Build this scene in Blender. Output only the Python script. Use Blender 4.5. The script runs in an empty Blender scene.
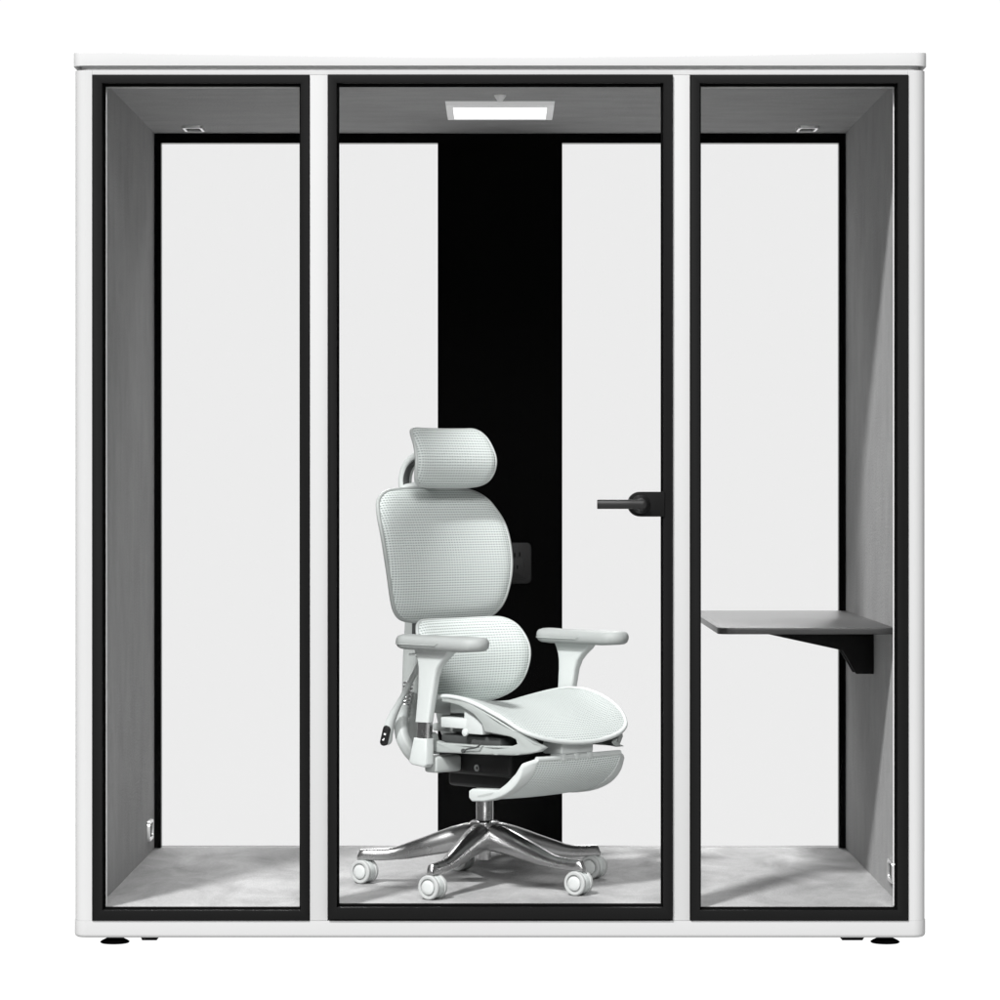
import bpy, bmesh, math, random
from mathutils import Vector, Matrix
random.seed(4)
SC = bpy.context.scene
COL = SC.collection
PI = math.pi

# ------------------------------------------------------------------ materials
def new_mat(name):
    m = bpy.data.materials.new(name); m.use_nodes = True
    nt = m.node_tree
    return m, nt, nt.nodes, nt.links, nt.nodes['Principled BSDF']

def paint(name, col, rough=0.5, metal=0.0, spec=0.5, bump=0.0, scale=200.0, var=0.0, vscale=3.0, rvar=0.0):
    m, nt, N, L, b = new_mat(name)
    b.inputs['Roughness'].default_value = rough
    b.inputs['Metallic'].default_value = metal
    b.inputs['Specular IOR Level'].default_value = spec
    tc = N.new('ShaderNodeTexCoord')
    nz = N.new('ShaderNodeTexNoise'); nz.inputs['Scale'].default_value = vscale; nz.inputs['Detail'].default_value = 6
    L.new(tc.outputs['Object'], nz.inputs['Vector'])
    mx = N.new('ShaderNodeMix'); mx.data_type = 'RGBA'
    mx.inputs[6].default_value = (*[c*(1-var) for c in col], 1)
    mx.inputs[7].default_value = (*[min(1, c*(1+var)) for c in col], 1)
    L.new(nz.outputs['Fac'], mx.inputs[0]); L.new(mx.outputs[2], b.inputs['Base Color'])
    if rvar:
        mr = N.new('ShaderNodeMapRange')
        mr.inputs['To Min'].default_value = max(0, rough-rvar); mr.inputs['To Max'].default_value = rough+rvar
        L.new(nz.outputs['Fac'], mr.inputs['Value']); L.new(mr.outputs[0], b.inputs['Roughness'])
    if bump:
        n2 = N.new('ShaderNodeTexNoise'); n2.inputs['Scale'].default_value = scale; n2.inputs['Detail'].default_value = 4
        L.new(tc.outputs['Object'], n2.inputs['Vector'])
        bp = N.new('ShaderNodeBump'); bp.inputs['Strength'].default_value = bump; bp.inputs['Distance'].default_value = 0.002
        L.new(n2.outputs['Fac'], bp.inputs['Height']); L.new(bp.outputs[0], b.inputs['Normal'])
    return m

def felt(name, col, stretch, var):
    m, nt, N, L, b = new_mat(name)
    b.inputs['Roughness'].default_value = 1; b.inputs['Specular IOR Level'].default_value = 0.05
    tc = N.new('ShaderNodeTexCoord'); mp = N.new('ShaderNodeMapping'); mp.inputs['Scale'].default_value = stretch
    L.new(tc.outputs['Object'], mp.inputs['Vector'])
    a = N.new('ShaderNodeTexNoise'); a.inputs['Scale'].default_value = 9; a.inputs['Detail'].default_value = 8; a.inputs['Roughness'].default_value = .65
    f = N.new('ShaderNodeTexNoise'); f.inputs['Scale'].default_value = 160; f.inputs['Detail'].default_value = 3
    L.new(mp.outputs[0], a.inputs['Vector']); L.new(tc.outputs['Object'], f.inputs['Vector'])
    ad = N.new('ShaderNodeMath'); ad.operation = 'MULTIPLY_ADD'; ad.inputs[1].default_value = .45
    L.new(f.outputs['Fac'], ad.inputs[0]); L.new(a.outputs['Fac'], ad.inputs[2])
    mr = N.new('ShaderNodeMapRange'); mr.inputs['From Min'].default_value = .45; mr.inputs['From Max'].default_value = 1.0
    mr.inputs['To Min'].default_value = 1-var; mr.inputs['To Max'].default_value = 1+var
    L.new(ad.outputs[0], mr.inputs['Value'])
    vm = N.new('ShaderNodeVectorMath'); vm.operation = 'SCALE'; vm.inputs[0].default_value = col
    L.new(mr.outputs[0], vm.inputs['Scale']); L.new(vm.outputs[0], b.inputs['Base Color'])
    bp = N.new('ShaderNodeBump'); bp.inputs['Strength'].default_value = .5; bp.inputs['Distance'].default_value = .003
    L.new(f.outputs['Fac'], bp.inputs['Height']); L.new(bp.outputs[0], b.inputs['Normal'])
    return m

def carpet(name, col):
    m, nt, N, L, b = new_mat(name)
    b.inputs['Roughness'].default_value = 1; b.inputs['Specular IOR Level'].default_value = 0
    tc = N.new('ShaderNodeTexCoord'); mp = N.new('ShaderNodeMapping'); mp.inputs['Scale'].default_value = (2.4, 1.1, 1)
    L.new(tc.outputs['Object'], mp.inputs['Vector'])
    a = N.new('ShaderNodeTexNoise'); a.inputs['Scale'].default_value = 2.3; a.inputs['Detail'].default_value = 7; a.inputs['Roughness'].default_value = .62
    a.inputs['Distortion'].default_value = .6
    f = N.new('ShaderNodeTexNoise'); f.inputs['Scale'].default_value = 220; f.inputs['Detail'].default_value = 3
    L.new(mp.outputs[0], a.inputs['Vector']); L.new(tc.outputs['Object'], f.inputs['Vector'])
    mr = N.new('ShaderNodeMapRange'); mr.inputs['From Min'].default_value = .33; mr.inputs['From Max'].default_value = .68
    mr.inputs['To Min'].default_value = .74; mr.inputs['To Max'].default_value = 1.16
    L.new(a.outputs['Fac'], mr.inputs['Value'])
    fr = N.new('ShaderNodeMapRange'); fr.inputs['To Min'].default_value = .75; fr.inputs['To Max'].default_value = 1.25
    L.new(f.outputs['Fac'], fr.inputs['Value'])
    mu = N.new('ShaderNodeMath'); mu.operation = 'MULTIPLY'; L.new(mr.outputs[0], mu.inputs[0]); L.new(fr.outputs[0], mu.inputs[1])
    vm = N.new('ShaderNodeVectorMath'); vm.operation = 'SCALE'; vm.inputs[0].default_value = col
    L.new(mu.outputs[0], vm.inputs['Scale']); L.new(vm.outputs[0], b.inputs['Base Color'])
    bp = N.new('ShaderNodeBump'); bp.inputs['Strength'].default_value = .6; bp.inputs['Distance'].default_value = .004
    L.new(f.outputs['Fac'], bp.inputs['Height']); L.new(bp.outputs[0], b.inputs['Normal'])
    return m

def mesh_fabric(name, col, gap, pu, pv):
    """open-weave office mesh: rows of small holes, every other row shifted half a pitch"""
    m, nt, N, L, b = new_mat(name)
    b.inputs['Roughness'].default_value = .8; b.inputs['Specular IOR Level'].default_value = .2
    uv = N.new('ShaderNodeUVMap'); uv.uv_map = 'UVMap'
    sp = N.new('ShaderNodeSeparateXYZ'); L.new(uv.outputs[0], sp.inputs[0])
    def M(op, a, bb=None, c=None):
        n = N.new('ShaderNodeMath'); n.operation = op
        for i, v in enumerate((a, bb, c)):
            if v is None: continue
            if isinstance(v, (int, float)): n.inputs[i].default_value = v
            else: L.new(v, n.inputs[i])
        return n.outputs[0]
    v = M('DIVIDE', sp.outputs[1], pv); row = M('FLOOR', v); fv = M('SUBTRACT', M('FRACT', v), .5)
    sh = M('MULTIPLY', M('MODULO', M('ABSOLUTE', row), 2.0), .5)
    u = M('ADD', M('DIVIDE', sp.outputs[0], pu), M('MULTIPLY', sh, 0.0)); fu = M('SUBTRACT', M('FRACT', u), .5)
    d = M('SQRT', M('ADD', M('POWER', M('MULTIPLY', M('ABSOLUTE', fu), 1.0), 2), M('POWER', M('MULTIPLY', M('ABSOLUTE', fv), 1.5), 2)))
    mr = N.new('ShaderNodeMapRange'); mr.interpolation_type = 'SMOOTHSTEP'
    mr.inputs['From Min'].default_value = .46; mr.inputs['From Max'].default_value = .22
    L.new(d, mr.inputs['Value'])
    mx = N.new('ShaderNodeMix'); mx.data_type = 'RGBA'; mx.inputs[6].default_value = (*col, 1); mx.inputs[7].default_value = (*gap, 1)
    L.new(mr.outputs[0], mx.inputs[0]); L.new(mx.outputs[2], b.inputs['Base Color'])
    bp = N.new('ShaderNodeBump'); bp.invert = True; bp.inputs['Strength'].default_value = .5; bp.inputs['Distance'].default_value = .002
    L.new(mr.outputs[0], bp.inputs['Height']); L.new(bp.outputs[0], b.inputs['Normal'])
    return m

def glass(name, t, ior=1.07):
    m = bpy.data.materials.new(name); m.use_nodes = True
    nt = m.node_tree; N = nt.nodes; L = nt.links; N.clear()
    out = N.new('ShaderNodeOutputMaterial'); tr = N.new('ShaderNodeBsdfTransparent'); tr.inputs[0].default_value = (t, t, t, 1)
    gl = N.new('ShaderNodeBsdfGlossy'); gl.inputs['Roughness'].default_value = 0.0
    fr = N.new('ShaderNodeFresnel'); fr.inputs['IOR'].default_value = ior
    mx = N.new('ShaderNodeMixShader'); L.new(fr.outputs[0], mx.inputs[0]); L.new(tr.outputs[0], mx.inputs[1]); L.new(gl.outputs[0], mx.inputs[2])
    L.new(mx.outputs[0], out.inputs[0])
    return m

def emit(name, col, s):
    m, nt, N, L, b = new_mat(name)
    b.inputs['Base Color'].default_value = (*col, 1); b.inputs['Emission Color'].default_value = (*col, 1)
    b.inputs['Emission Strength'].default_value = s
    return m

def glow_sheet(name):
    """translucent floor sheet, made to glow white and shadowless from bright world added below"""
    m = bpy.data.materials.new(name); m.use_nodes = True
    nt = m.node_tree; N = nt.nodes; L = nt.links; N.clear()
    out = N.new('ShaderNodeOutputMaterial'); t = N.new('ShaderNodeBsdfTranslucent'); t.inputs[0].default_value = (.98, .98, .98, 1)
    L.new(t.outputs[0], out.inputs[0])
    return m

M = dict(
    white=paint('white_powder_coat', (.33, .33, .33), .7, spec=.08, bump=.06, scale=900, var=.02, vscale=2),
    joint=paint('roof_joint_grey', (.75, .75, .75), .6, spec=.2, var=.03),
    black=paint('black_frame_coat', (.0042, .0042, .0042), .6, spec=.06, bump=.05, scale=700, var=.08),
    seal=paint('black_rubber_seal', (.003, .003, .003), 1, spec=0, var=.1),
    velvet=paint('black_panel_felt', (.0022, .0022, .0022), 1, spec=0, var=.15, vscale=40),
    gasket=paint('pale_glazing_gasket', (.6, .6, .6), .6, spec=.2, var=.03),
    wall=felt('grey_wall_felt', (.36, .36, .36), (1, 1, .5), .12),
    ceil=felt('grey_ceiling_felt', (.345, .345, .345), (.6, 1.4, 1), .12),
    floor=carpet('light_grey_carpet', (.345, .345, .345)),
    glass=glass('tinted_glass', .951),
    desk=paint('black_desk_laminate', (.026, .026, .026), .32, spec=.4, bump=.05, scale=600, var=.06),
    deskblack=paint('black_bracket_steel', (.004, .004, .004), .6, spec=.15, var=.1),
    lever=paint('black_handle_metal', (.006, .006, .006), .42, spec=.3, var=.1),
    chrome=paint('polished_aluminium', (.47, .47, .47), .27, 1, var=.03, rvar=.04, vscale=12),
    grommet=paint('bright_zinc', (.92, .92, .92), .35, 1, var=.03),
    steel=paint('brushed_steel', (.55, .55, .55), .28, 1, var=.05, vscale=60),
    plast=paint('pale_grey_plastic', (.49, .515, .505), .42, spec=.4, bump=.04, scale=800, var=.02),
    plast2=paint('mid_grey_plastic', (.36, .38, .37), .45, spec=.4, bump=.05, scale=700, var=.03),
    rail=paint('grey_seat_rail', (.30, .32, .31), .45, spec=.4, bump=.04, scale=800, var=.02),
    pad=paint('soft_arm_pad', (.30, .315, .308), .55, spec=.3, bump=.08, scale=900, var=.02),
    dark=paint('black_mechanism_plastic', (.006, .006, .006), .45, spec=.3, var=.1),
    slot=paint('dark_grey_tray_inside', (.05, .053, .052), .6, spec=.3, var=.1),
    cap=paint('white_hub_cap', (.47, .485, .478), .5, spec=.2, var=.02),
    tyre=paint('pale_wheel_rubber', (.38, .39, .385), .6, spec=.3, var=.03),
    mark=paint('white_print', (.7, .7, .7), .6, spec=.2),
    socket=paint('charcoal_socket_plastic', (.012, .012, .012), .5, spec=.15, var=.05),
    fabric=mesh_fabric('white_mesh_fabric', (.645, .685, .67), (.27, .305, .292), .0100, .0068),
    seatmesh=mesh_fabric('seat_mesh_darkened', (.46, .49, .479), (.28, .308, .297), .0100, .0068),  # same mesh as the back, coloured darker to offset the stronger light here
    lampframe=emit('lamp_frame_added_glow', (.7, .7, .7), .32),  # weak glow added to lift the pale frame's tone
    lamp=emit('lit_diffuser', (1, 1, 1), 1.3),
    alu=paint('sensor_white', (.85, .85, .85), .5, spec=.3, var=.03),
    glow_sheet=glow_sheet('floor_glow_from_below'),
)

# ------------------------------------------------------------------ mesh helpers
def add_box(bm, x0, x1, y0, y1, z0, z1, bev=0.0, seg=2):
    t = bmesh.new()
    bmesh.ops.create_cube(t, size=1)
    for v in t.verts:
        v.co = Vector(((x0+x1)/2 + v.co.x*(x1-x0), (y0+y1)/2 + v.co.y*(y1-y0), (z0+z1)/2 + v.co.z*(z1-z0)))
    if bev: bmesh.ops.bevel(t, geom=list(t.edges), offset=bev, segments=seg, profile=.5, affect='EDGES', clamp_overlap=True)
    merge(bm, t)

def merge(bm, t, mat=None):
    if mat is not None: bmesh.ops.transform(t, matrix=mat, verts=t.verts)
    me = bpy.data.meshes.new('tmp'); t.to_mesh(me); t.free(); bm.from_mesh(me); bpy.data.meshes.remove(me)

def add_prism(bm, pts, fn, a0, a1, bev=0.0, seg=2, which='both'):
    """closed polygon pts (u,v) extruded from a0 to a1; fn(u,v,a) -> Vector"""
    t = bmesh.new()
    A = [t.verts.new(fn(u, v, a0)) for u, v in pts]; B = [t.verts.new(fn(u, v, a1)) for u, v in pts]
    fa = t.faces.new(A); fb = t.faces.new(B[::-1])
    n = len(pts)
    for i in range(n): t.faces.new((A[i], B[i], B[(i+1) % n], A[(i+1) % n]))
    bmesh.ops.recalc_face_normals(t, faces=t.faces)
    if bev:
        caps = list(fa.edges)+(list(fb.edges) if which == 'both' else [])
        bmesh.ops.bevel(t, geom=caps, offset=bev, segments=seg, profile=.5, affect='EDGES', clamp_overlap=True)
    merge(bm, t)

def catmull(pts, n=6, closed=True):
    out = []; k = len(pts)
    rng = range(k if closed else k-1)
    for i in rng:
        def g(j): return Vector(pts[j % k]) if closed else Vector(pts[max(0, min(k-1, j))])
        p0, p1, p2, p3 = g(i-1), g(i), g(i+1), g(i+2)
        for q in range(n):
            t = q/n
            out.append(.5*((2*p1) + (-p0+p2)*t + (2*p0-5*p1+4*p2-p3)*t*t + (-p0+3*p1-3*p2+p3)*t**3))
    if not closed: out.append(Vector(pts[-1]))
    return out

def add_tube(bm, path, r, closed=False, n=12, ry=None, up=None, caps=True, power=2.0):
    """r, ry: radius (or list) along frame normal / binormal; power>2 squares the section"""
    P = [Vector(p) for p in path]; k = len(P)
    R = r if isinstance(r, (list, tuple)) else [r]*k
    RY = (ry if isinstance(ry, (list, tuple)) else [ry]*k) if ry is not None else R
    rings = []; prev = None
    for i in range(k):
        if closed: T = P[(i+1) % k]-P[i-1]
        else: T = P[min(k-1, i+1)]-P[max(0, i-1)]
        T.normalize()
        if up is not None: nrm = Vector(up)
        elif prev is None: nrm = Vector((0, 0, 1)) if abs(T.z) < .9 else Vector((1, 0, 0))
        else: nrm = prev
        nrm = (nrm-T*nrm.dot(T)).normalized(); prev = nrm
        bn = T.cross(nrm)
        ring = []
        for j in range(n):
            a = 2*PI*j/n; c, s = math.cos(a), math.sin(a)
            cc = math.copysign(abs(c)**(2/power), c); ss = math.copysign(abs(s)**(2/power), s)
            ring.append(bm.verts.new(P[i]+nrm*cc*R[i]+bn*ss*RY[i]))
        rings.append(ring)
    for i in range(k if closed else k-1):
        a, b = rings[i], rings[(i+1) % k]
        for j in range(n): bm.faces.new((a[j], a[(j+1) % n], b[(j+1) % n], b[j]))
    if not closed and caps:
        bm.faces.new(rings[0][::-1]); bm.faces.new(rings[-1])

def add_lathe(bm, prof, mat=None, n=32):
    """prof: list of (r, h) about local Z, then moved by mat"""
    t = bmesh.new(); rings = []
    for r, h in prof:
        if r < 1e-6: rings.append([t.verts.new((0, 0, h))])
        else: rings.append([t.verts.new((r*math.cos(2*PI*j/n), r*math.sin(2*PI*j/n), h)) for j in range(n)])
    for a, b in zip(rings, rings[1:]):
        for j in range(n):
            j2 = (j+1) % n
            if len(a) == 1 and len(b) == 1: continue
            if len(a) == 1: t.faces.new((a[0], b[j], b[j2]))
            elif len(b) == 1: t.faces.new((a[j], a[j2], b[0]))
            else: t.faces.new((a[j], a[j2], b[j2], b[j]))
    bmesh.ops.recalc_face_normals(t, faces=t.faces)
    merge(bm, t, mat)

def build(name, bm, mat, parent=None, smooth=35, recalc=True):
    if recalc: bmesh.ops.recalc_face_normals(bm, faces=bm.faces)
    me = bpy.data.meshes.new(name); bm.to_mesh(me); bm.free()
    me.materials.append(mat)
    if smooth:
        for p in me.polygons: p.use_smooth = True
        me.set_sharp_from_angle(angle=math.radians(smooth))
    o = bpy.data.objects.new(name, me); COL.objects.link(o)
    if parent: o.parent = parent
    return o

def thing(name, label, cat, loc=(0, 0, 0), rz=0, group=None):
    o = bpy.data.objects.new(name, None); COL.objects.link(o); o.empty_display_size = .1
    o.location = loc; o.rotation_euler = (0, 0, rz); o['label'] = label; o['category'] = cat
    if group: o['group'] = group
    return o

def box(name, dims, mat, parent, bev=.0, seg=2):
    bm = bmesh.new(); add_box(bm, *dims, bev=bev, seg=seg); return build(name, bm, mat, parent)

def rrect(w, h, r, n=6):
    pts = []
    for cx, cy, a0 in ((w-r, h-r, 0), (-w+r, h-r, 90), (-w+r, -h+r, 180), (w-r, -h+r, 270)):
        for i in range(n+1):
            a = math.radians(a0+90*i/n); pts.append((cx+r*math.cos(a), cy+r*math.sin(a)))
    return pts

def lerp(tab, x):
    tab = sorted(tab)
    if x <= tab[0][0]: return tab[0][1]
    for (a, b), (c, d) in zip(tab, tab[1:]):
        if x <= c:
            t = (x-a)/(c-a); return b+(d-b)*t
    return tab[-1][1]

def smooth_tab(tab):
    pts = catmull(sorted(tab), 6, closed=False)
    return [(p.x, p.y) for p in [Vector((q[0], q[1])) for q in pts]]

# ================================================================== setting: the white studio
bm = bmesh.new()
vs = [bm.verts.new(p) for p in ((-5, -6, 0), (5, -6, 0), (5, 2.15, 0), (-5, 2.15, 0))]
bm.faces.new(vs)
fl = build('floor', bm, M['glow_sheet'], smooth=0); fl['kind'] = 'structure'  # sheet set up to glow white, so no contact shadow shows

# ================================================================== the office pod
pod = thing('office_pod', 'white soundproof office pod with black framed glass front and grey felt inside', 'office pod', (0, 0, 0))
WI = 1.045            # inner half width
ZF, ZC = .097, 2.258  # carpet and ceiling heights
YB = 1.40             # back plane

def plan_outline(xh, y0, y1, r, n=8):
    pts = []
    for cx, cy, a0 in ((xh-r, y1-r, 0), (-xh+r, y1-r, 90), (-xh+r, y0+r, 180), (xh-r, y0+r, 270)):
        for i in range(n+1):
            a = math.radians(a0+90*i/n); pts.append((cx+r*math.cos(a), cy+r*math.sin(a)))
    return pts

# roof: lip slightly lower along the middle of the front
bm = bmesh.new()
pl = []
for x, y in plan_outline(1.1063, -.004, 1.475, .03):
    pl.append((x, y))
def roof_top(x): return 2.302 + .0125*min(1, (abs(x)/1.0)**1.6)
r_, y0_, y1_ = .03, -.004, 1.475
xs = [1.1063*i/24 for i in range(-22, 23)]
arc = [1.1063-r_+r_*math.sin(math.radians(a)) for a in (0, 20, 40, 60, 75, 90)]
xs = sorted([x for x in xs if abs(x) < 1.07] + arc + [-x for x in arc])
t = bmesh.new(); cols = []
for x in xs:
    e = max(0, abs(x)-(1.1063-r_)); dy = r_-math.sqrt(max(0, r_*r_-e*e))
    zt = roof_top(x); lo, hi = y0_+dy, y1_-dy
    b_ = .004
    sec = [(lo, 2.278), (lo, zt-.007), (lo+.002, zt-.002), (lo+.007, zt), (hi-.007, zt), (hi-.002, zt-.002), (hi, zt-.007), (hi, 2.278)]
    cols.append([t.verts.new((x, y, z)) for y, z in sec])
for c0, c1 in zip(cols, cols[1:]):
    for k in range(8): t.faces.new((c0[k], c1[k], c1[(k+1) % 8], c0[(k+1) % 8]))
t.faces.new(cols[0]); t.faces.new(cols[-1][::-1])
merge(bm, t)
build('roof', bm, M['white'], pod)
bm = bmesh.new(); add_prism(bm, plan_outline(1.088, .014, 1.45, .025), lambda u, v, a: Vector((u, v, a)), 2.2672, 2.2778)
build('roof_joint', bm, M['joint'], pod)
# base rail with rounded corners
bm = bmesh.new(); add_prism(bm, plan_outline(1.1048, -.0008, 1.46, .035), lambda u, v, a: Vector((u, v, a)), .0204, .0650, bev=.010, seg=4, which='lo')
build('base_rail', bm, M['white'], pod)

# side panels: white outside with a rounded front corner, felt lining inside
for s in (-1, 1):
    out = []
    r = .032
    pts = [(1.0558, 0)]
    for i in range(9):
        a = math.radians(270+90*i/8); pts.append((1.1027-r+r*math.cos(a), r+r*math.sin(a)))
    pts += [(1.1027, 1.455), (1.0475, 1.455), (1.0475, .058), (1.0558, .058)]
    bm = bmesh.new(); add_prism(bm, [(s*x, y) for x, y in pts], lambda u, v, a: Vector((u, v, a)), .0652, 2.267)
    sp = build('side_panel', bm, M['white'], pod)
    bm = bmesh.new(); add_box(bm, *sorted((s*1.045, s*1.0472)), .06, YB, ZF-.004, ZC+.006)
    build('felt_lining', bm, M['wall'], sp)
# white front: top rail, bottom rail and two mullions, all butted
box('front_rail', (-1.0555, 1.0555, 0, .058, 2.2552, 2.267), M['white'], pod)
for x0, x1 in ((-.4925, -.446), (.4475, .4915)):
    box('mullion', (x0, x1, 0, .058, .0652, 2.2550), M['white'], pod, bev=.0015)
# ceiling, carpet, back
bm = bmesh.new(); add_box(bm, -1.0445, 1.0445, .0582, YB, ZC, 2.2665); build('ceiling_panel', bm, M['ceil'], pod)
bm = bmesh.new(); add_box(bm, -1.0445, 1.0445, .045, YB+.01, .066, ZF); build('carpet', bm, M['floor'], pod)
bm = bmesh.new()
add_box(bm, -1.0445, -1.026, 1.375, 1.42, ZF+.001, ZC-.001); add_box(bm, 1.026, 1.0445, 1.375, 1.42, ZF+.001, ZC-.001)
add_box(bm, -1.0258, 1.0258, 1.375, 1.42, 2.2305, ZC-.001)
bf = build('back_frame', bm, M['seal'], pod)
bm = bmesh.new(); add_box(bm, -.188, .188, 1.372, 1.425, ZF+.001, 2.2303); build('back_panel', bm, M['velvet'], pod)
for s in (-1, 1):
    bm = bmesh.new(); add_box(bm, *sorted((s*.1882, s*1.0255)), 1.392, 1.402, ZF+.001, 2.2302)
    build('back_window', bm, M['glass'], pod, smooth=0)
box('back_rail', (-1.0474, 1.0474, 1.4255, 1.455, .0655, ZF-.0005), M['white'], pod)
box('back_rail', (-1.0474, 1.0474, 1.4255, 1.455, ZC-.002, 2.2665), M['white'], pod)

def window_frame(name, x0, x1, z0, z1, ix0, ix1, iz0, iz1, parent, mat, y0=-.006, y1=.05):
    bm = bmesh.new()
    t = bmesh.new()
    O = [(x0, z0), (x1, z0), (x1, z1), (x0, z1)]; I = [(ix0, iz0), (ix1, iz0), (ix1, iz1), (ix0, iz1)]
    V = {}
    for nm, P, y in (('of', O, y0), ('if', I, y0), ('ob', O, y1), ('ib', I, y1)):
        V[nm] = [t.verts.new((x, y, z)) for x, z in P]
    for i in range(4):
        j = (i+1) % 4
        t.faces.new((V['of'][i], V['of'][j], V['if'][j], V['if'][i])); t.faces.new((V['ob'][i], V['ib'][i], V['ib'][j], V['ob'][j]))
        t.faces.new((V['of'][i], V['ob'][i], V['ob'][j], V['of'][j])); t.faces.new((V['if'][i], V['if'][j], V['ib'][j], V['ib'][i]))
    bmesh.ops.recalc_face_normals(t, faces=t.faces)
    ed = [e for e in t.edges if all(abs(v.co.y-y0) < 1e-6 for v in e.verts) and len(set(v in V['of'] for v in e.verts)) == 1]
    bmesh.ops.bevel(t, geom=ed, offset=.0022, segments=2, profile=.5, affect='EDGES')
    merge(bm, t)
    return build(name, bm, mat, parent)

def inner_seal(ix0, ix1, iz0, iz1, w, parent):
    window_frame('seal', ix0+.0003, ix1-.0003, iz0+.0003, iz1-.0003, ix0+w, ix1-w, iz0+w, iz1-w, parent, M['seal'], .006, .04)

Z = lambda py: 1.18+(490-py)*.0025884
X = lambda px: (px-500)*.0025884
for (a, b, ia, ib, s) in ((92.2, 309.4, 102.6, 300.6, -1), (690.6, 908.4, 699.9, 897.4, 1)):
    w = window_frame('fixed_window', X(a), X(b), Z(920.4), Z(75), X(ia), X(ib), Z(910), Z(83.6), pod, M['black'])
    inner_seal(X(ia), X(ib), Z(910), Z(83.6), .0032, w)
    bm = bmesh.new(); add_box(bm, X(ia)+.0024, X(ib)-.0024, .022, .030, Z(910)+.0024, Z(83.6)-.0024); build('glass_pane', bm, M['glass'], w, smooth=0)
    # pale gasket strips that show as thin light lines inside the frame
    bm = bmesh.new()
    xo = X(ia)+.0034 if s < 0 else X(ib)-.0034
    add_box(bm, *sorted((xo, xo-s*.0026)), .041, .046, ZF+.002, Z(83.6)-.0067)
    add_box(bm, X(ia)+.0034, X(ib)-.0034, .041, .046, Z(83.6)-.0066, Z(83.6)-.0036)
    build('gasket', bm, M['gasket'], w)
# the door
door = window_frame('door', X(328.3), X(672.6), Z(919), Z(74.8), X(337), X(663), Z(907), Z(83.6), pod, M['black'], -.010, .05)
inner_seal(X(337), X(663), Z(907), Z(83.6), .0042, door)
bm = bmesh.new(); add_box(bm, X(337)+.0032, X(663)-.0032, .020, .030, Z(907)+.0032, Z(83.6)-.0032); build('glass_pane', bm, M['glass'], door, smooth=0)
box('drop_seal', (X(331), X(670), -.004, .05, .0655, Z(919)-.0005), M['seal'], door)
# handle: rounded plate, rose and lever
pts = []
cx, cz, rr = X(640.3), Z(504.2), .0322
pts = [(X(664.5), cz+rr)] + [(cx+rr*math.cos(math.radians(90+a)), cz+rr*math.sin(math.radians(90+a))) for a in range(0, 181, 12)] + [(X(664.5), cz-rr)]
bm = bmesh.new(); add_prism(bm, pts, lambda u, v, a: Vector((u, a, v)), -.016, .052, bev=.003)
hp = build('handle_plate', bm, M['black'], door)
bm = bmesh.new()
add_lathe(bm, [(0, 0), (.025, 0), (.0235, .005), (.019, .011), (.015, .018), (.0135, .040), (0, .047)], Matrix.Translation((X(640.5), -.0161, cz)) @ Matrix.Rotation(PI/2, 4, 'X'), 28)
add_tube(bm, catmull([(X(642), -.052, cz), (X(634), -.054, cz), (X(626), -.056, cz), (X(612), -.057, cz), (X(596.5), -.057, cz)], 4, False),   .0120, n=16, ry=.009, up=(0, 0, 1), power=3.2)
build('handle_lever', bm, M['lever'], hp)

# levelling feet and the dark blocks beside them
for x, y in ((-1.004, .06), (1.004, .06), (-1.004, 1.36), (1.004, 1.36)):
    bm = bmesh.new()
    add_lathe(bm, [(0, .0002), (.036, .0002), (.0385, .003), (.034, .0065), (.022, .0125), (.011, .0165), (.011, .0205), (0, .0205)], Matrix.Translation((x, y, 0)), 32)
    build('levelling_foot', bm, M['seal'], pod)
for x0, x1 in ((-.934, -.886), (.885, .948)):
    bm = bmesh.new()
    add_prism(bm, [(x0, .0203), (x1, .0203), (x1-.006, .010), (x0+.004, .010)], lambda u, v, a: Vector((u, a, v)), .03, .09, bev=.001)
    build('transport_block', bm, M['seal'], pod)

# chrome pass-through rings
def ring_clip(mat4):
    bm = bmesh.new()
    o = rrect(.030, .052, .013); i = rrect(.0215, .0435, .008)
    t = bmesh.new(); n = len(o)
    a = [t.verts.new((u, v, 0)) for u, v in o]; b = [t.verts.new((u*.97, v*.98, .008)) for u, v in o]
    c = [t.verts.new((u, v, .008)) for u, v in i]; d = [t.verts.new((u, v, .001)) for u, v in i]
    for r0, r1 in ((a, b), (b, c), (c, d)):
        for k in range(n): t.faces.new((r0[k], r0[(k+1) % n], r1[(k+1) % n], r1[k]))
    merge(bm, t, mat4)
    ob = build('cable_grommet', bm, M['grommet'], pod)
    bm = bmesh.new(); t = bmesh.new(); t.faces.new([t.verts.new((u, v, .0025)) for u, v in i]); merge(bm, t, mat4)
    build('grommet_insert', bm, M['slot'], ob)
Tm = Matrix.Translation
ring_clip(Tm((-.911, 1.22, ZC)) @ Matrix.Rotation(PI, 4, 'X'))
ring_clip(Tm((.913, 1.22, ZC)) @ Matrix.Rotation(PI, 4, 'X'))
ring_clip(Tm((-WI, 1.235, .167)) @ Matrix.Rotation(PI/2, 4, 'Y'))
ring_clip(Tm((WI, .236, .166)) @ Matrix.Rotation(-PI/2, 4, 'Y'))

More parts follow.
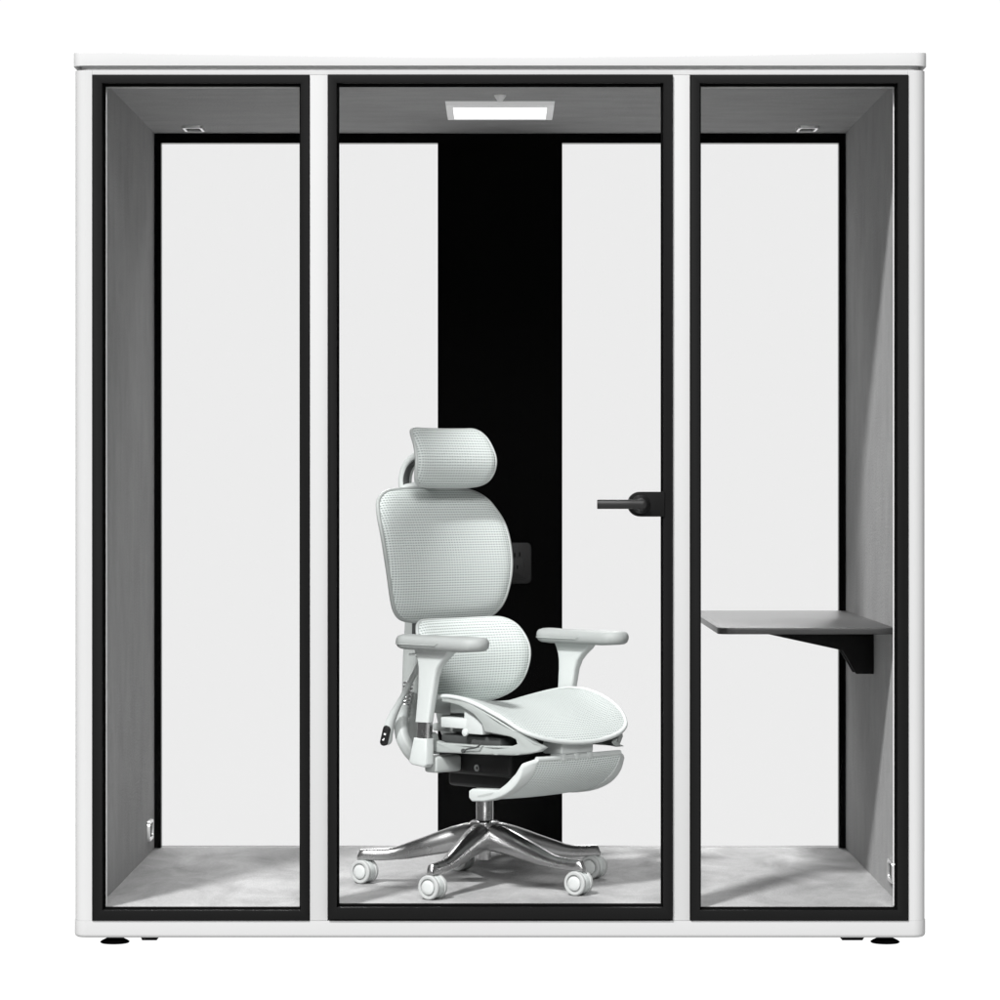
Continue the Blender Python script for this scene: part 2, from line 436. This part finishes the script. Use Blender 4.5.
# ------------------------------------------------------------------ ceiling light, sensor, socket
cl = thing('ceiling_light', 'lit square ceiling light with pale frame set in grey felt', 'light', (0, .76, ZC))
bm = bmesh.new()
t = bmesh.new()
O = [(-.152, -.18), (.152, -.18), (.152, .17), (-.152, .17)]; I = [(-.131, -.125), (.131, -.125), (.131, .155), (-.131, .155)]
oa = [t.verts.new((x, y, -.0005)) for x, y in O]; ob_ = [t.verts.new((x*.985, y*.985, -.012)) for x, y in O]; ib_ = [t.verts.new((x, y, -.012)) for x, y in I]; ia_ = [t.verts.new((x, y, -.004)) for x, y in I]
for r0, r1 in ((oa, ob_), (ob_, ib_), (ib_, ia_)):
    for k in range(4): t.faces.new((r0[k], r0[(k+1) % 4], r1[(k+1) % 4], r1[k]))
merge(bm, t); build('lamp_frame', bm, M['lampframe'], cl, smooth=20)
bm = bmesh.new(); add_box(bm, -.131, .131, -.125, .155, -.0095, -.004); build('diffuser', bm, M['lamp'], cl)

bm = bmesh.new(); add_lathe(bm, [(0, 0), (.0165, 0), (.0165, -.003), (.009, -.014), (.006, -.018), (0, -.019)], None, 24)
sn = build('ceiling_sensor', bm, M['alu']); sn.location = (0, .44, ZC-.0005)
sn['label'] = 'tiny pale cone shaped sensor on the ceiling in front of the light'; sn['category'] = 'sensor'

so = thing('wall_socket', 'charcoal power socket plate on the black back panel behind the chair', 'socket', (.0325, 1.372, .959))
bm = bmesh.new(); add_prism(bm, rrect(.0625, .062, .016), lambda u, v, a: Vector((u, a, v)), -.009, -.0005, bev=.002); build('cover_plate', bm, M['socket'], so)
bm = bmesh.new(); add_prism(bm, rrect(.040, .030, .004), lambda u, v, a: Vector((u, a, v-.016)), -.0115, -.0088, bev=.001); build('outlet_insert', bm, M['socket'], so)
for x, z in ((.027, .027), (.012, .025), (-.01, .026), (.02, -.012), (.008, -.012), (-.02, -.012)):
    box('outlet_slot', (x-.0018, x+.0018, -.0122, -.009, z-.006, z+.006), M['velvet'], so)

# ------------------------------------------------------------------ wall desk
dk = thing('wall_desk', 'black wall mounted desk shelf on a bracket on the right wall', 'desk', (1.045, .77, .816))
x0, x1, y0, y1 = .576-1.045, -.0005, .172-.77, 1.366-.77
pts = []
for cx_, cy_, a0, r in ((x1-.002, y1-.002, 0, .002), (x0+.03, y1-.03, 90, .03), (x0+.03, y0+.03, 180, .03), (x1-.002, y0+.002, 270, .002)):
    for i in range(9):
        a = math.radians(a0+90*i/8); pts.append((cx_+r*math.cos(a), cy_+r*math.sin(a)))
bm = bmesh.new(); add_prism(bm, pts, lambda u, v, a: Vector((u, v, a)), -.0175, 0, bev=.0022, seg=3); build('desk_top', bm, M['desk'], dk)
bp = [(-.36, -.0178), (-.0006, -.0178), (-.0006, -.150), (-.050, -.150), (-.060, -.132), (-.088, -.0845), (-.305, -.037)]
for yy in (.652-.77, .74-.77):
    bm = bmesh.new(); add_prism(bm, bp, lambda u, v, a: Vector((u, a, v)), yy, yy+.012, bev=.001); b_ = build('bracket', bm, M['deskblack'], dk)
bm = bmesh.new(); add_prism(bm, [(-.28, -.0179), (-.001, -.0179), (-.001, -.03), (-.2, -.03)], lambda u, v, a: Vector((u, a, v)), .6642-.77, .7398-.77); build('bracket_web', bm, M['deskblack'], dk)

# ================================================================== the chair (local: +X forward, +Y its left, Z up)
ch = thing('office_chair', 'white mesh ergonomic office chair with headrest, footrest and polished five star base', 'chair', (-.042, .487, ZF), -PI/4)

def panel(name, half, mapf, thick, mat, parent, rings=10, uvf=None, per=5):
    """mirror-symmetric padded mesh panel; half: outline (s,t) from top centre to bottom centre with s>=0; mapf(s,t)->Vector"""
    full = half + [(-s, t) for s, t in half[-2:0:-1]]
    ol = [(p.x, p.y) for p in catmull([(s, t) for s, t in full], per)]
    tc = sum(t for _, t in half)/len(half)
    bm = bmesh.new(); uvl = bm.loops.layers.uv.new('UVMap'); st = {}
    def vert(s, t, off):
        e = 1e-3
        du = mapf(s+e, t)-mapf(s-e, t); dv = mapf(s, t+e)-mapf(s, t-e); nn = du.cross(dv).normalized()
        v = bm.verts.new(mapf(s, t)+nn*off); st[v] = (s, t); return v
    def side(off_in, off_edge):
        prev = None; cen = vert(0, tc, off_in); faces = []
        for r in range(1, rings+1):
            f = 1-(1-r/rings)**1.35
            off = off_in+(off_edge-off_in)*max(0, (f-.86)/.14)**2
            ring = [vert(s*f, tc+(t-tc)*f, off) for s, t in ol]
            m = len(ring)
            for i in range(m):
                j = (i+1) % m
                faces.append(bm.faces.new((cen, ring[i], ring[j]) if prev is None else (prev[i], ring[i], ring[j], prev[j])))
            prev = ring
        return prev
    a = side(thick/2, thick*.12); b = side(-thick/2, -thick*.12)
    m = len(a)
    for i in range(m): bm.faces.new((a[i], b[i], b[(i+1) % m], a[(i+1) % m]))
    for f in bm.faces:
        for lp in f.loops: lp[uvl].uv = st[lp.vert]
    o = build(name, bm, mat, parent, smooth=60)
    return o, ol

def rim(name, ol, mapf, r, mat, parent, shrink=1.0, n=10):
    bm = bmesh.new(); add_tube(bm, [mapf(s*shrink, t) for s, t in ol], r, closed=True, n=n); return build(name, bm, mat, parent, smooth=60)

# --- backrest
eb = smooth_tab([(.70, -.160), (.74, -.146), (.786, -.136), (.857, -.133), (.928, -.144), (.984, -.1615), (1.04, -.192), (1.10, -.228)])
def map_back(s, t): return Vector((lerp(eb, t)-.008*(1-(s/.245)**2), s, t))
half = [(0, 1.090), (.1, 1.088), (.168, 1.081), (.210, 1.060), (.230, 1.030), (.243, .990), (.2465, .928), (.242, .86), (.226, .79), (.205, .75), (.17, .727), (.1, .718), (0, .716)]
half = [(a_*.98, .9+(b_-.9)*.985) for a_, b_ in half]
back, ol = panel('backrest', half, map_back, .02, M['fabric'], ch)
rim('backrest_frame', ol, map_back, .0058, M['plast2'], back)
# --- headrest
eh = smooth_tab([(1.08, -.145), (1.095, -.135), (1.124, -.1185), (1.165, -.110), (1.206, -.1225), (1.235, -.142), (1.26, -.168)])
def map_head(s, t): return Vector((lerp(eh, t)-.010*(1-(s/.158)**2), s, t))
half = [(0, 1.253), (.08, 1.254), (.122, 1.254), (.144, 1.240), (.154, 1.205), (.159, 1.165), (.154, 1.124), (.135, 1.100), (.09, 1.090), (0, 1.088)]
half = [(a_*.955, 1.172+(b_-1.172)*.955) for a_, b_ in half]
head, ol = panel('headrest', half, map_head, .02, M['fabric'], ch)
rim('headrest_frame', ol, map_head, .005, M['plast'], head)
# --- lumbar support
elu = smooth_tab([(.48, -.095), (.50, -.078), (.54, -.050), (.60, -.037), (.65, -.037), (.70, -.058), (.735, -.088)])
def map_lum(s, t): return Vector((lerp(elu, t)-.026*(1-(s/.22)**2), s, t))
half = [(0, .732), (.11, .733), (.165, .730), (.198, .710), (.216, .665), (.219, .61), (.204, .553), (.168, .512), (.1, .490), (0, .485)]
half = [(a_*.965, .6+(b_-.6)*.95) for a_, b_ in half]
lum, ol = panel('lumbar_support', half, map_lum, .022, M['fabric'], ch)
rim('lumbar_frame', ol, map_lum, .005, M['plast'], lum)

# --- seat
es = smooth_tab([(-.10, .50), (-.04, .512), (.05, .528), (.11, .533), (.17, .527), (.236, .509), (.30, .483), (.34, .458), (.37, .441), (.395, .424)])
def map_seat(s, t):
    dip = (.030-.012*max(0, min(1, (t-.2)/.15)))*(1-min(1, (abs(s)/.24))**2.2)
    return Vector((t, s, lerp(es, t)-dip))
half = [(0, -.085), (.12, -.080), (.19, -.055), (.225, .0), (.240, .09), (.242, .2), (.232, .275), (.205, .335), (.155, .366), (.08, .380), (0, .384)]
def map_seat_t(s, t): return map_seat(s, t)
half_s = half[::-1]      # front centre first so that the normal points up
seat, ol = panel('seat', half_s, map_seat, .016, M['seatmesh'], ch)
rim('seat_rim', ol, map_seat, .0062, M['plast'], seat)

# --- side rails under the seat (C-shaped plate: wing on top, tray below, slot between)
rail = [(.080, .533), (.105, .5355), (.134, .533), (.185, .520), (.236, .5035), (.31, .474), (.388, .446), (.43, .427), (.465, .417),
        (.445, .405), (.40, .396), (.353, .390), (.242, .386), (.06, .381), (.042, .386), (.032, .398), (.029, .425), (.036, .434), (.046, .430),
        (.052, .414), (.08, .408), (.24, .409), (.345, .414), (.365, .421), (.360, .432), (.34, .438), (.245, .446), (.232, .468),
        (.205, .489), (.185, .497), (.15, .510), (.11, .516), (.083, .5165)]
wtab = sorted([(t_, s_) for s_, t_ in half if s_ > .01])
def rail_w(x): return lerp(wtab, x) + .004
def on_outline(u, z):
    """slide a side-view point along the seat outline where the plate bends inward at the front"""
    lo, hi = -.1, .3815
    for _ in range(40):
        mid = (lo+hi)/2
        if mid-rail_w(mid) < u-.244: lo = mid
        else: hi = mid
    x = (lo+hi)/2; w_ = rail_w(x)
    d0, d1 = 8.687+.707*(-.244-u), 8.687+.707*(-w_-x)
    return x, w_, 1.083-(1.083-z)*d1/d0
dense = []
for (xa, za), (xb, zb) in zip(rail, rail[1:]+rail[:1]):
    n_ = max(1, int(abs(xb-xa)/.015)); dense += [(xa+(xb-xa)*i/n_, za+(zb-za)*i/n_) for i in range(n_)]
for s in (-1, 1):
    def rail_fn(u, v, a):
        x, w_, z = on_outline(u, v); return Vector((x, s*(w_-a-(.014 if s > 0 else 0)), z))
    bm = bmesh.new(); add_prism(bm, dense, rail_fn, 0, .022, bev=.004, seg=3)
    build('seat_side_rail', bm, M['rail'], ch)
bm = bmesh.new(); add_box(bm, .05, .275, -.215, .215, .392, .430, bev=.006); build('seat_tray', bm, M['slot'], ch)
bm = bmesh.new()
add_box(bm, .07, .165, -.235, -.19, .449, .476, bev=.002); add_box(bm, .155, .225, -.232, -.185, .436, .505, bev=.004)
add_box(bm, .07, .17, -.20, -.16, .486, .512, bev=.003)
add_lathe(bm, [(0, 0), (.010, 0), (.010, .006), (.005, .008), (0, .008)], Tm((.165, -.233, .440)) @ Matrix.Rotation(PI/2, 4, 'X'), 20)
build('seat_slider', bm, M['plast'], ch)
bm = bmesh.new(); add_box(bm, -.02, .26, -.18, .18, .432, .452, bev=.004); add_box(bm, .0, .19, -.17, .17, .450, .474, bev=.004); build('seat_pan', bm, M['plast2'], ch)
bm = bmesh.new(); add_tube(bm, catmull([(.24, -.249, .418), (.225, -.252, .405), (.19, -.252, .398), (.175, -.25, .392)], 5, False), .0022, n=8)
add_lathe(bm, [(0, 0), (.006, 0), (.006, .005), (0, .006)], Tm((.172, -.248, .392)) @ Matrix.Rotation(PI/2, 4, 'X'), 14)
build('release_cable', bm, M['slot'], ch)

# --- tilt mechanism
bm = bmesh.new(); add_box(bm, -.03, .25, -.15, .15, .318, .391, bev=.010, seg=3); add_box(bm, -.06, .20, -.085, .085, .275, .33, bev=.012, seg=3)
mech = build('tilt_mechanism', bm, M['dark'], ch)
for x in (.035, .125):
    bm = bmesh.new(); add_lathe(bm, [(.0055, 0), (.009, 0), (.009, .005), (.0055, .005)], Tm((x, -.1501, .338)) @ Matrix.Rotation(PI/2, 4, 'X'), 20); build('bolt', bm, M['steel'], mech)

# --- armrests
def stadium(l0, l1, w, n=10):
    r = w
    return [(l1-r+r*math.cos(math.radians(a)), r*math.sin(math.radians(a))) for a in [-90+180*i/n for i in range(n+1)]] + \
           [(l0+r+r*math.cos(math.radians(a)), r*math.sin(math.radians(a))) for a in [90+180*i/n for i in range(n+1)]]
for s in (-1, 1):
    yc = s*.27
    # post: tapering blade that flares under the pad
    bm = bmesh.new()
    prof = [(.658, .016, .156, .017), (.645, .022, .146, .016), (.628, .028, .124, .015), (.610, .031, .106, .0145), (.585, .031, .094, .014), (.54, .028, .084, .0135), (.463, .018, .068, .013)]
    rings = []
    for z, a, b, w in prof:
        ring = []
        for u, v in rrect((b-a)/2, w, min(.010, w*.6), 4): ring.append(bm.verts.new(((a+b)/2+u, yc+v, z)))
        rings.append(ring)
    for r0, r1 in zip(rings, rings[1:]):
        m = len(r0)
        for i in range(m): bm.faces.new((r0[i], r0[(i+1) % m], r1[(i+1) % m], r1[i]))
    bm.faces.new(rings[0]); bm.faces.new(rings[-1][::-1])
    post = build('armrest', bm, M['plast'], ch, smooth=40)
    post['label'] = 'armrest on the chair\'s right side' if s < 0 else 'armrest on the chair\'s left side'
    bm = bmesh.new(); t = bmesh.new()
    O = stadium(-.048, .272, .046)
    lay = [(.5, .6535), (.78, .6555), (.92, .6605), (.985, .668), (1.0, .675), (.97, .6825), (.88, .6885), (.7, .6915), (.4, .6925)]
    rings = []
    for f, z in lay:
        ring = []
        for u, v in O:
            k = (u-.112)/.16
            ring.append(t.verts.new((.112+(u-.112)*(1-(1-f)*.3), yc+v*f, z + .004*k*k)))
        rings.append(ring)
    for r0, r1 in zip(rings, rings[1:]):
        m = len(r0)
        for i in range(m): t.faces.new((r0[i], r0[(i+1) % m], r1[(i+1) % m], r1[i]))
    t.faces.new(rings[0][::-1]); t.faces.new(rings[-1]); merge(bm, t)
    build('arm_pad', bm, M['pad'], post, smooth=50)
    # seam ring round the pad
    bm = bmesh.new(); add_tube(bm, [(u, yc+v*1.002, .6712) for u, v in stadium(-.0485, .13, .0462)][11:]+[(.13, yc-.0462, .6712), (.142, yc-.0464, .678)], .0012, n=6); build('pad_seam', bm, M['plast2'], post)
    if s < 0: bm = bmesh.new(); add_box(bm, .006, .032, yc-.022, yc+.016, .640, .646, bev=.002); build('height_button', bm, M['plast'], post)
    bm = bmesh.new(); add_tube(bm, [(.047, yc, .4635), (.044, yc, .420)],   .022, ry=.0120, n=20, up=(1, 0, 0), power=4); build('slide_collar', bm, M['chrome'], post)
    bm = bmesh.new()
    pts = [(.016, .4205), (.066, .4205), (.066, .352), (.056, .343), (.008, .348), (-.004, .355), (.000, .366)]
    add_prism(bm, pts, lambda u, v, a: Vector((u, a, v)), yc-.015, yc+.015, bev=.005, seg=3)
    build('arm_sleeve', bm, M['plast'], post)
    bm = bmesh.new(); add_box(bm, .018, .065, *sorted((s*.248, s*.15)), .326, .370, bev=.008, seg=3)
    build('arm_bracket', bm, M['plast2'], post)

# --- spine, yoke and headrest stem behind the backrest
bm = bmesh.new()
add_tube(bm, catmull([(-.285, 0, 1.02), (-.278, 0, .90), (-.274, 0, .76), (-.284, 0, .62), (-.288, 0, .50), (-.278, 0, .42), (-.243, 0, .350), (-.17, 0, .335), (-.04, 0, .345)], 5, False),
         .022, ry=.030, n=16, up=(0, 1, 0), power=3)
spine = build('back_spine', bm, M['plast2'], ch, smooth=50)
for z, xe in ((1.0, -.228), (.80, -.195), (.63, -.105)):
    bm = bmesh.new(); add_tube(bm, [(-.285, 0, z), (xe, 0, z)], .02, n=14); build('backrest_mount', bm, M['plast2'], spine)
bm = bmesh.new(); add_box(bm, -.262, -.245, -.028, .012, .655, .735, bev=.003); build('adjuster_block', bm, M['slot'], spine)
hx = []
for i in range(90):
    a = i/90*2*PI*7; q = i/90
    hx.append((-.262+.055*q*.3+.013*math.cos(a), -.055+.013*math.sin(a), .475+.075*q))
bm = bmesh.new(); add_tube(bm, hx, .0028, n=6); build('spring', bm, M['steel'], spine, smooth=60)
bm = bmesh.new()
add_tube(bm, catmull([(-.25, -.075, .485), (-.245, -.085, .43), (-.225, -.09, .385), (-.18, -.085, .345), (-.10, -.07, .335)], 5, False), .017, ry=.02, n=12, up=(0, 1, 0), power=2.6)
add_tube(bm, catmull([(-.25, .075, .485), (-.245, .085, .43), (-.225, .09, .385), (-.18, .085, .345), (-.10, .07, .335)], 5, False), .017, ry=.02, n=12, up=(0, 1, 0), power=2.6)
build('yoke_arm', bm, M['plast'], spine, smooth=50)
bm = bmesh.new()
add_tube(bm, catmull([(-.292, 0, 1.00), (-.312, 0, 1.07), (-.318, 0, 1.115), (-.300, 0, 1.155), (-.262, 0, 1.178), (-.21, 0, 1.180), (-.155, 0, 1.172)], 6, False), .021, ry=.0125, n=16, up=(0, 1, 0), power=3)
stem = build('headrest_stem', bm, M['plast'], ch, smooth=50)
bm = bmesh.new()
add_tube(bm, catmull([(-.298, -.012, 1.085), (-.301, -.012, 1.115), (-.287, -.012, 1.145), (-.262, -.012, 1.162)], 6, False), .012, ry=.0042, n=10, up=(0, 1, 0))
build('stem_slot', bm, M['slot'], stem)
bm = bmesh.new(); add_tube(bm, catmull([(-.30, 0, 1.085), (-.27, 0, 1.088), (-.22, 0, 1.105), (-.16, 0, 1.125)], 5, False), .03, ry=.017, n=14, up=(0, 1, 0), power=2.6); build('stem_hinge', bm, M['plast'], stem, smooth=50)

# --- control wand with its black button pad
bm = bmesh.new()
add_tube(bm, catmull([(-.135, -.10, .63), (-.165, -.11, .575), (-.205, -.125, .50), (-.228, -.13, .462), (-.246, -.13, .425), (-.256, -.13, .378)], 6, False),
         [.008]*12+[.009+.006*min(1, i/12) for i in range(17)]+[.0125, .007], ry=[.007]*12+[.009+.006*min(1, i/12) for i in range(17)]+[.0125, .007], n=14)
wand = build('control_wand', bm, M['plast'], ch, smooth=50)
bm = bmesh.new()
wm = Tm((-.2505, -.1315, .404)) @ Matrix.Rotation(math.radians(22), 4, 'Z') @ Matrix.Rotation(math.radians(14), 4, 'Y')
t = bmesh.new()
for k, (f, dd) in enumerate(((1, .005), (.9, .0145), (.6, .0152))): pass
add_prism(t, rrect(.0108, .029, .0105), lambda u, v, a: Vector((u, a, v)), -.0180, -.004, bev=.003)
merge(bm, t, wm); pad = build('button_pad', bm, M['dark'], wand)
bm = bmesh.new()
t = bmesh.new(); add_box(t, -.003, .003, -.0186, -.0179, .002, .007); add_box(t, -.004, .001, -.0186, -.0179, -.014, -.011); add_box(t, -.001, .002, -.0186, -.0179, -.0108, -.007); merge(bm, t, wm)
build('button_marks', bm, M['mark'], pad)

# --- footrest: curved panel seen from below, with white side rails
cur = catmull([(.362, .372), (.345, .336), (.310, .302), (.262, .275), (.205, .259), (.150, .2545)], 5, False)
def foot_pt(i): return cur[i]
nC = len(cur)
bm = bmesh.new(); uvl = bm.loops.layers.uv.new('UVMap')
lat = [-.161+.322*i/14 for i in range(15)]
dist = [0]
for i in range(1, nC): dist.append(dist[-1]+(cur[i]-cur[i-1]).length)
def sheet(off):
    g = []
    for i in range(nC):
        T = (cur[min(nC-1, i+1)]-cur[max(0, i-1)]).normalized(); nx, nz = -T.y, T.x
        if nz < 0: nx, nz = -nx, -nz
        g.append([bm.verts.new((cur[i].x+nx*off, y, cur[i].y+nz*off - .004*(1-(y/.161)**2))) for y in lat])
    return g
g0, g1 = sheet(.002), sheet(.012)
idx = {}
for g in (g0, g1):
    for i in range(nC):
        for j in range(15): idx[g[i][j]] = (lat[j], dist[i])
    for i in range(nC-1):
        for j in range(14): bm.faces.new((g[i][j], g[i][j+1], g[i+1][j+1], g[i+1][j]))
for i in range(nC-1):
    for j in (0, 14): bm.faces.new((g0[i][j], g0[i+1][j], g1[i+1][j], g1[i][j]))
for j in range(14):
    for i in (0, nC-1): bm.faces.new((g0[i][j], g0[i][j+1], g1[i][j+1], g1[i][j]))
for f in bm.faces:
    for lp in f.loops: lp[uvl].uv = idx[lp.vert]
foot = build('footrest', bm, M['fabric'], ch, smooth=60)
lower = [(p.x, p.y-.0015) for p in cur]
upper = [(.138, .262), (.138, .280), (.150, .287), (.20, .289), (.250, .291), (.285, .313), (.325, .345), (.350, .372), (.358, .378)]
def rail_corner(u, v, a):
    """outer edge of the rail swings back near the front so that the pad's corners are rounded"""
    k = max(0, (u-.25)/.112)**1.5 * max(0, (abs(a)-.158)/.04)
    return Vector((u-.022*k, a, v-.014*k))
for s in (-1, 1):
    bm = bmesh.new(); add_prism(bm, lower+upper, rail_corner, s*.198, s*.158, bev=.006, seg=3); fr_ = build('footrest_rail', bm, M['plast'], foot, smooth=40)
    bm = bmesh.new(); add_prism(bm, [(.172, .270), (.215, .2795), (.235, .283), (.225, .276), (.19, .268), (.176, .266)], lambda u, v, a: Vector((u, a, v)), s*.1986, s*.193); build('rail_slot', bm, M['plast2'], fr_)
bm = bmesh.new()
add_tube(bm, [(.356, -.16, .3745), (.356, .16, .3745)], .0075, n=10); add_tube(bm, [(.155, -.16, .264), (.155, .16, .264)], .009, n=10)
build('footrest_crossbar', bm, M['plast'], foot)
bm = bmesh.new()
add_box(bm, .290, .362, -.072, .052, .382, .416, bev=.006, seg=3)
for y in (-.062, -.012, .038): add_box(bm, .318, .364, y-.009, y+.009, .366, .384, bev=.003)
build('footrest_hinge', bm, M['plast'], foot)

# --- lift cylinder, hub, legs and casters
bm = bmesh.new(); add_lathe(bm, [(0, .07), (.0165, .07), (.0175, .072), (.0175, .105), (.0245, .106), (.0245, .172), (.0235, .174), (.0235, .302), (0, .302)], None, 40)
build('lift_cylinder', bm, M['chrome'], ch)
bm = bmesh.new(); add_lathe(bm, [(.026, .100), (.031, .100), (.034, .106), (.041, .15), (.043, .166), (.040, .174), (.033, .1785), (.026, .179)], None, 48)
build('base_hub', bm, M['chrome'], ch)

def make_leg():
    bm = bmesh.new(); rings = []
    st = [(.020, .097, .172, .034), (.05, .096, .1705, .033), (.09, .091, .160, .0300), (.13, .084, .1455, .0270), (.17, .077, .130, .0240), (.21, .070, .1155, .0212),
          (.245, .067, .1025, .018), (.27, .0645, .0975, .017), (.30, .064, .0955, .016), (.332, .064, .0945, .0145), (.345, .064, .0935, .012), (.353, .064, .078, .008)]
    for r, z0, z1, w in st:
        h = z1-z0; ring = []
        # soft trapezoid: narrow crowned top, fuller flanks
        sec = [(-.55, 0), (-.9, .10), (-1, .30), (-.92, .60), (-.70, .86), (-.35, .98), (0, 1.0), (.35, .98), (.70, .86), (.92, .60), (1, .30), (.9, .10), (.55, 0)]
        for u, v in sec: ring.append(bm.verts.new((r, u*w, z0+v*h)))
        rings.append(ring)
    for a, b in zip(rings, rings[1:]):
        m = len(a)
        for i in range(m): bm.faces.new((a[i], a[(i+1) % m], b[(i+1) % m], b[i]))
    bm.faces.new(rings[0]); bm.faces.new(rings[-1][::-1])
    return bm
leg_me = None
angles = [173, 246, 319, 25, 102]
ca = math.atan2(-.83, -.56)+PI/4           # caster axle direction in chair space
caster_proto = None
for k, wa in enumerate(angles):
    a = math.radians(wa)+PI/4
    if k == 0:
        lg = build('leg', make_leg(), M['chrome'], ch, smooth=42); leg_me = lg.data
    else:
        lg = bpy.data.objects.new('leg', leg_me); COL.objects.link(lg); lg.parent = ch
    lg.rotation_euler = (0, 0, a)
    pos = (.334*math.cos(a), .334*math.sin(a), 0)
    R = Matrix.Rotation(ca, 4, 'Z') @ Matrix.Rotation(PI/2, 4, 'Y')     # local Z -> axle
    if k == 0:
        bm = bmesh.new()
        add_lathe(bm, [(0, -.0104), (.0290, -.0104), (.0308, -.008), (.0308, .008), (.0290, .0104), (0, .0104)], Tm((0, 0, .0335)) @ R, 28)
        add_lathe(bm, [(0, .03), (.009, .03), (.009, .0635), (.007, .066), (0, .066)], None, 18)
        cs = build('caster', bm, M['plast'], ch); caster_proto = cs
        whl = []
        for s in (-1, 1):
            bm = bmesh.new(); z = lambda q: s*q
            add_lathe(bm, [(.012, z(.0108)), (.0300, z(.0108)), (.0322, z(.0128)), (.0328, z(.017)), (.0322, z(.0215)), (.0300, z(.0238)), (.0255, z(.0242)), (.0235, z(.0236)), (.0228, z(.0195)), (.0195, z(.0190)), (.012, z(.0190))], Tm((0, 0, .0330)) @ R, 40)
            w = build('wheel', bm, M['tyre'], cs); whl.append(w)
            bm = bmesh.new()
            add_lathe(bm, [(0, z(.0262)), (.010, z(.0262)), (.0165, z(.0252)), (.0190, z(.0235)), (.0190, z(.0192)), (0, z(.0192))], Tm((0, 0, .0330)) @ R, 32)
            w2 = build('hub_cap', bm, M['cap'], cs); whl.append(w2)
    else:
        cs = caster_proto.copy(); COL.objects.link(cs)
        for w in whl:
            c2 = w.copy(); COL.objects.link(c2); c2.parent = cs
    cs.parent = ch; cs.location = pos

# ================================================================== light, world, camera
w = bpy.data.worlds.new('World'); SC.world = w; w.use_nodes = True
N = w.node_tree.nodes; L = w.node_tree.links
bg = N['Background']
tc = N.new('ShaderNodeTexCoord'); sp = N.new('ShaderNodeSeparateXYZ'); L.new(tc.outputs['Generated'], sp.inputs[0])
# white backdrop behind, added brightness below for the floor glow, the rest dimmed
a = N.new('ShaderNodeMapRange'); a.interpolation_type = 'SMOOTHSTEP'
a.inputs['From Min'].default_value = .5; a.inputs['From Max'].default_value = .92; a.inputs['To Min'].default_value = .2; a.inputs['To Max'].default_value = 1.03
L.new(sp.outputs[1], a.inputs['Value'])
b = N.new('ShaderNodeMapRange'); b.interpolation_type = 'SMOOTHSTEP'
b.inputs['From Min'].default_value = -.2; b.inputs['From Max'].default_value = -.5; b.inputs['To Min'].default_value = 0; b.inputs['To Max'].default_value = 1.25
L.new(sp.outputs[2], b.inputs['Value'])
mx = N.new('ShaderNodeMath'); mx.operation = 'MAXIMUM'; L.new(a.outputs[0], mx.inputs[0]); L.new(b.outputs[0], mx.inputs[1])
bg.inputs[0].default_value = (1, 1, 1, 1); L.new(mx.outputs[0], bg.inputs[1])

ld = bpy.data.lights.new('key_lamp', 'AREA'); ld.shape = 'DISK'; ld.size = 4.6; ld.energy = 1.92*PI*PI*40*40; ld.color = (1, 1, 1)
lo = bpy.data.objects.new('key_lamp', ld); COL.objects.link(lo)
dirv = Vector((.50, 1, -1.10)).normalized()
tgt = Vector((.2, .6, 1.0)); lo.location = tgt-dirv*40
lo.rotation_euler = dirv.to_track_quat('-Z', 'Y').to_euler()

fd = bpy.data.lights.new('added_front_fill', 'AREA'); fd.shape = 'DISK'; fd.size = 12; fd.energy = .78*PI*PI*40*40  # unseen fill added to brighten the chair and shaded carpet
fo = bpy.data.objects.new('added_front_fill', fd); COL.objects.link(fo)
fdir = Vector((-.07, 1, -.50)).normalized(); fo.location = Vector((0, .5, .9))-fdir*40
fo.rotation_euler = fdir.to_track_quat('-Z', 'Y').to_euler()

kd = bpy.data.lights.new('added_back_fill', 'AREA'); kd.shape = 'DISK'; kd.size = 14; kd.energy = 1.15*PI*PI*30*30  # unseen source added to lift the carpet through the rear glass
ko = bpy.data.objects.new('added_back_fill', kd); COL.objects.link(ko)
kdir = Vector((0, -1, -1.0)).normalized(); ko.location = Vector((0, .6, .3))-kdir*30
ko.rotation_euler = kdir.to_track_quat('-Z', 'Y').to_euler()

cd = bpy.data.cameras.new('Camera'); cam = bpy.data.objects.new('Camera', cd); COL.objects.link(cam)
cam.location = (0, -8.2, 1.18); cam.rotation_euler = (PI/2, 0, 0)
cd.sensor_width = 36; cd.lens = 36*3.168; cd.shift_y = -.010; cd.clip_end = 200
SC.camera = cam
SC.view_settings.view_transform = 'Standard'; SC.view_settings.look = 'None'
SC.view_settings.exposure = 0; SC.view_settings.gamma = 1
SC.cycles.max_bounces = 12; SC.cycles.transparent_max_bounces = 24
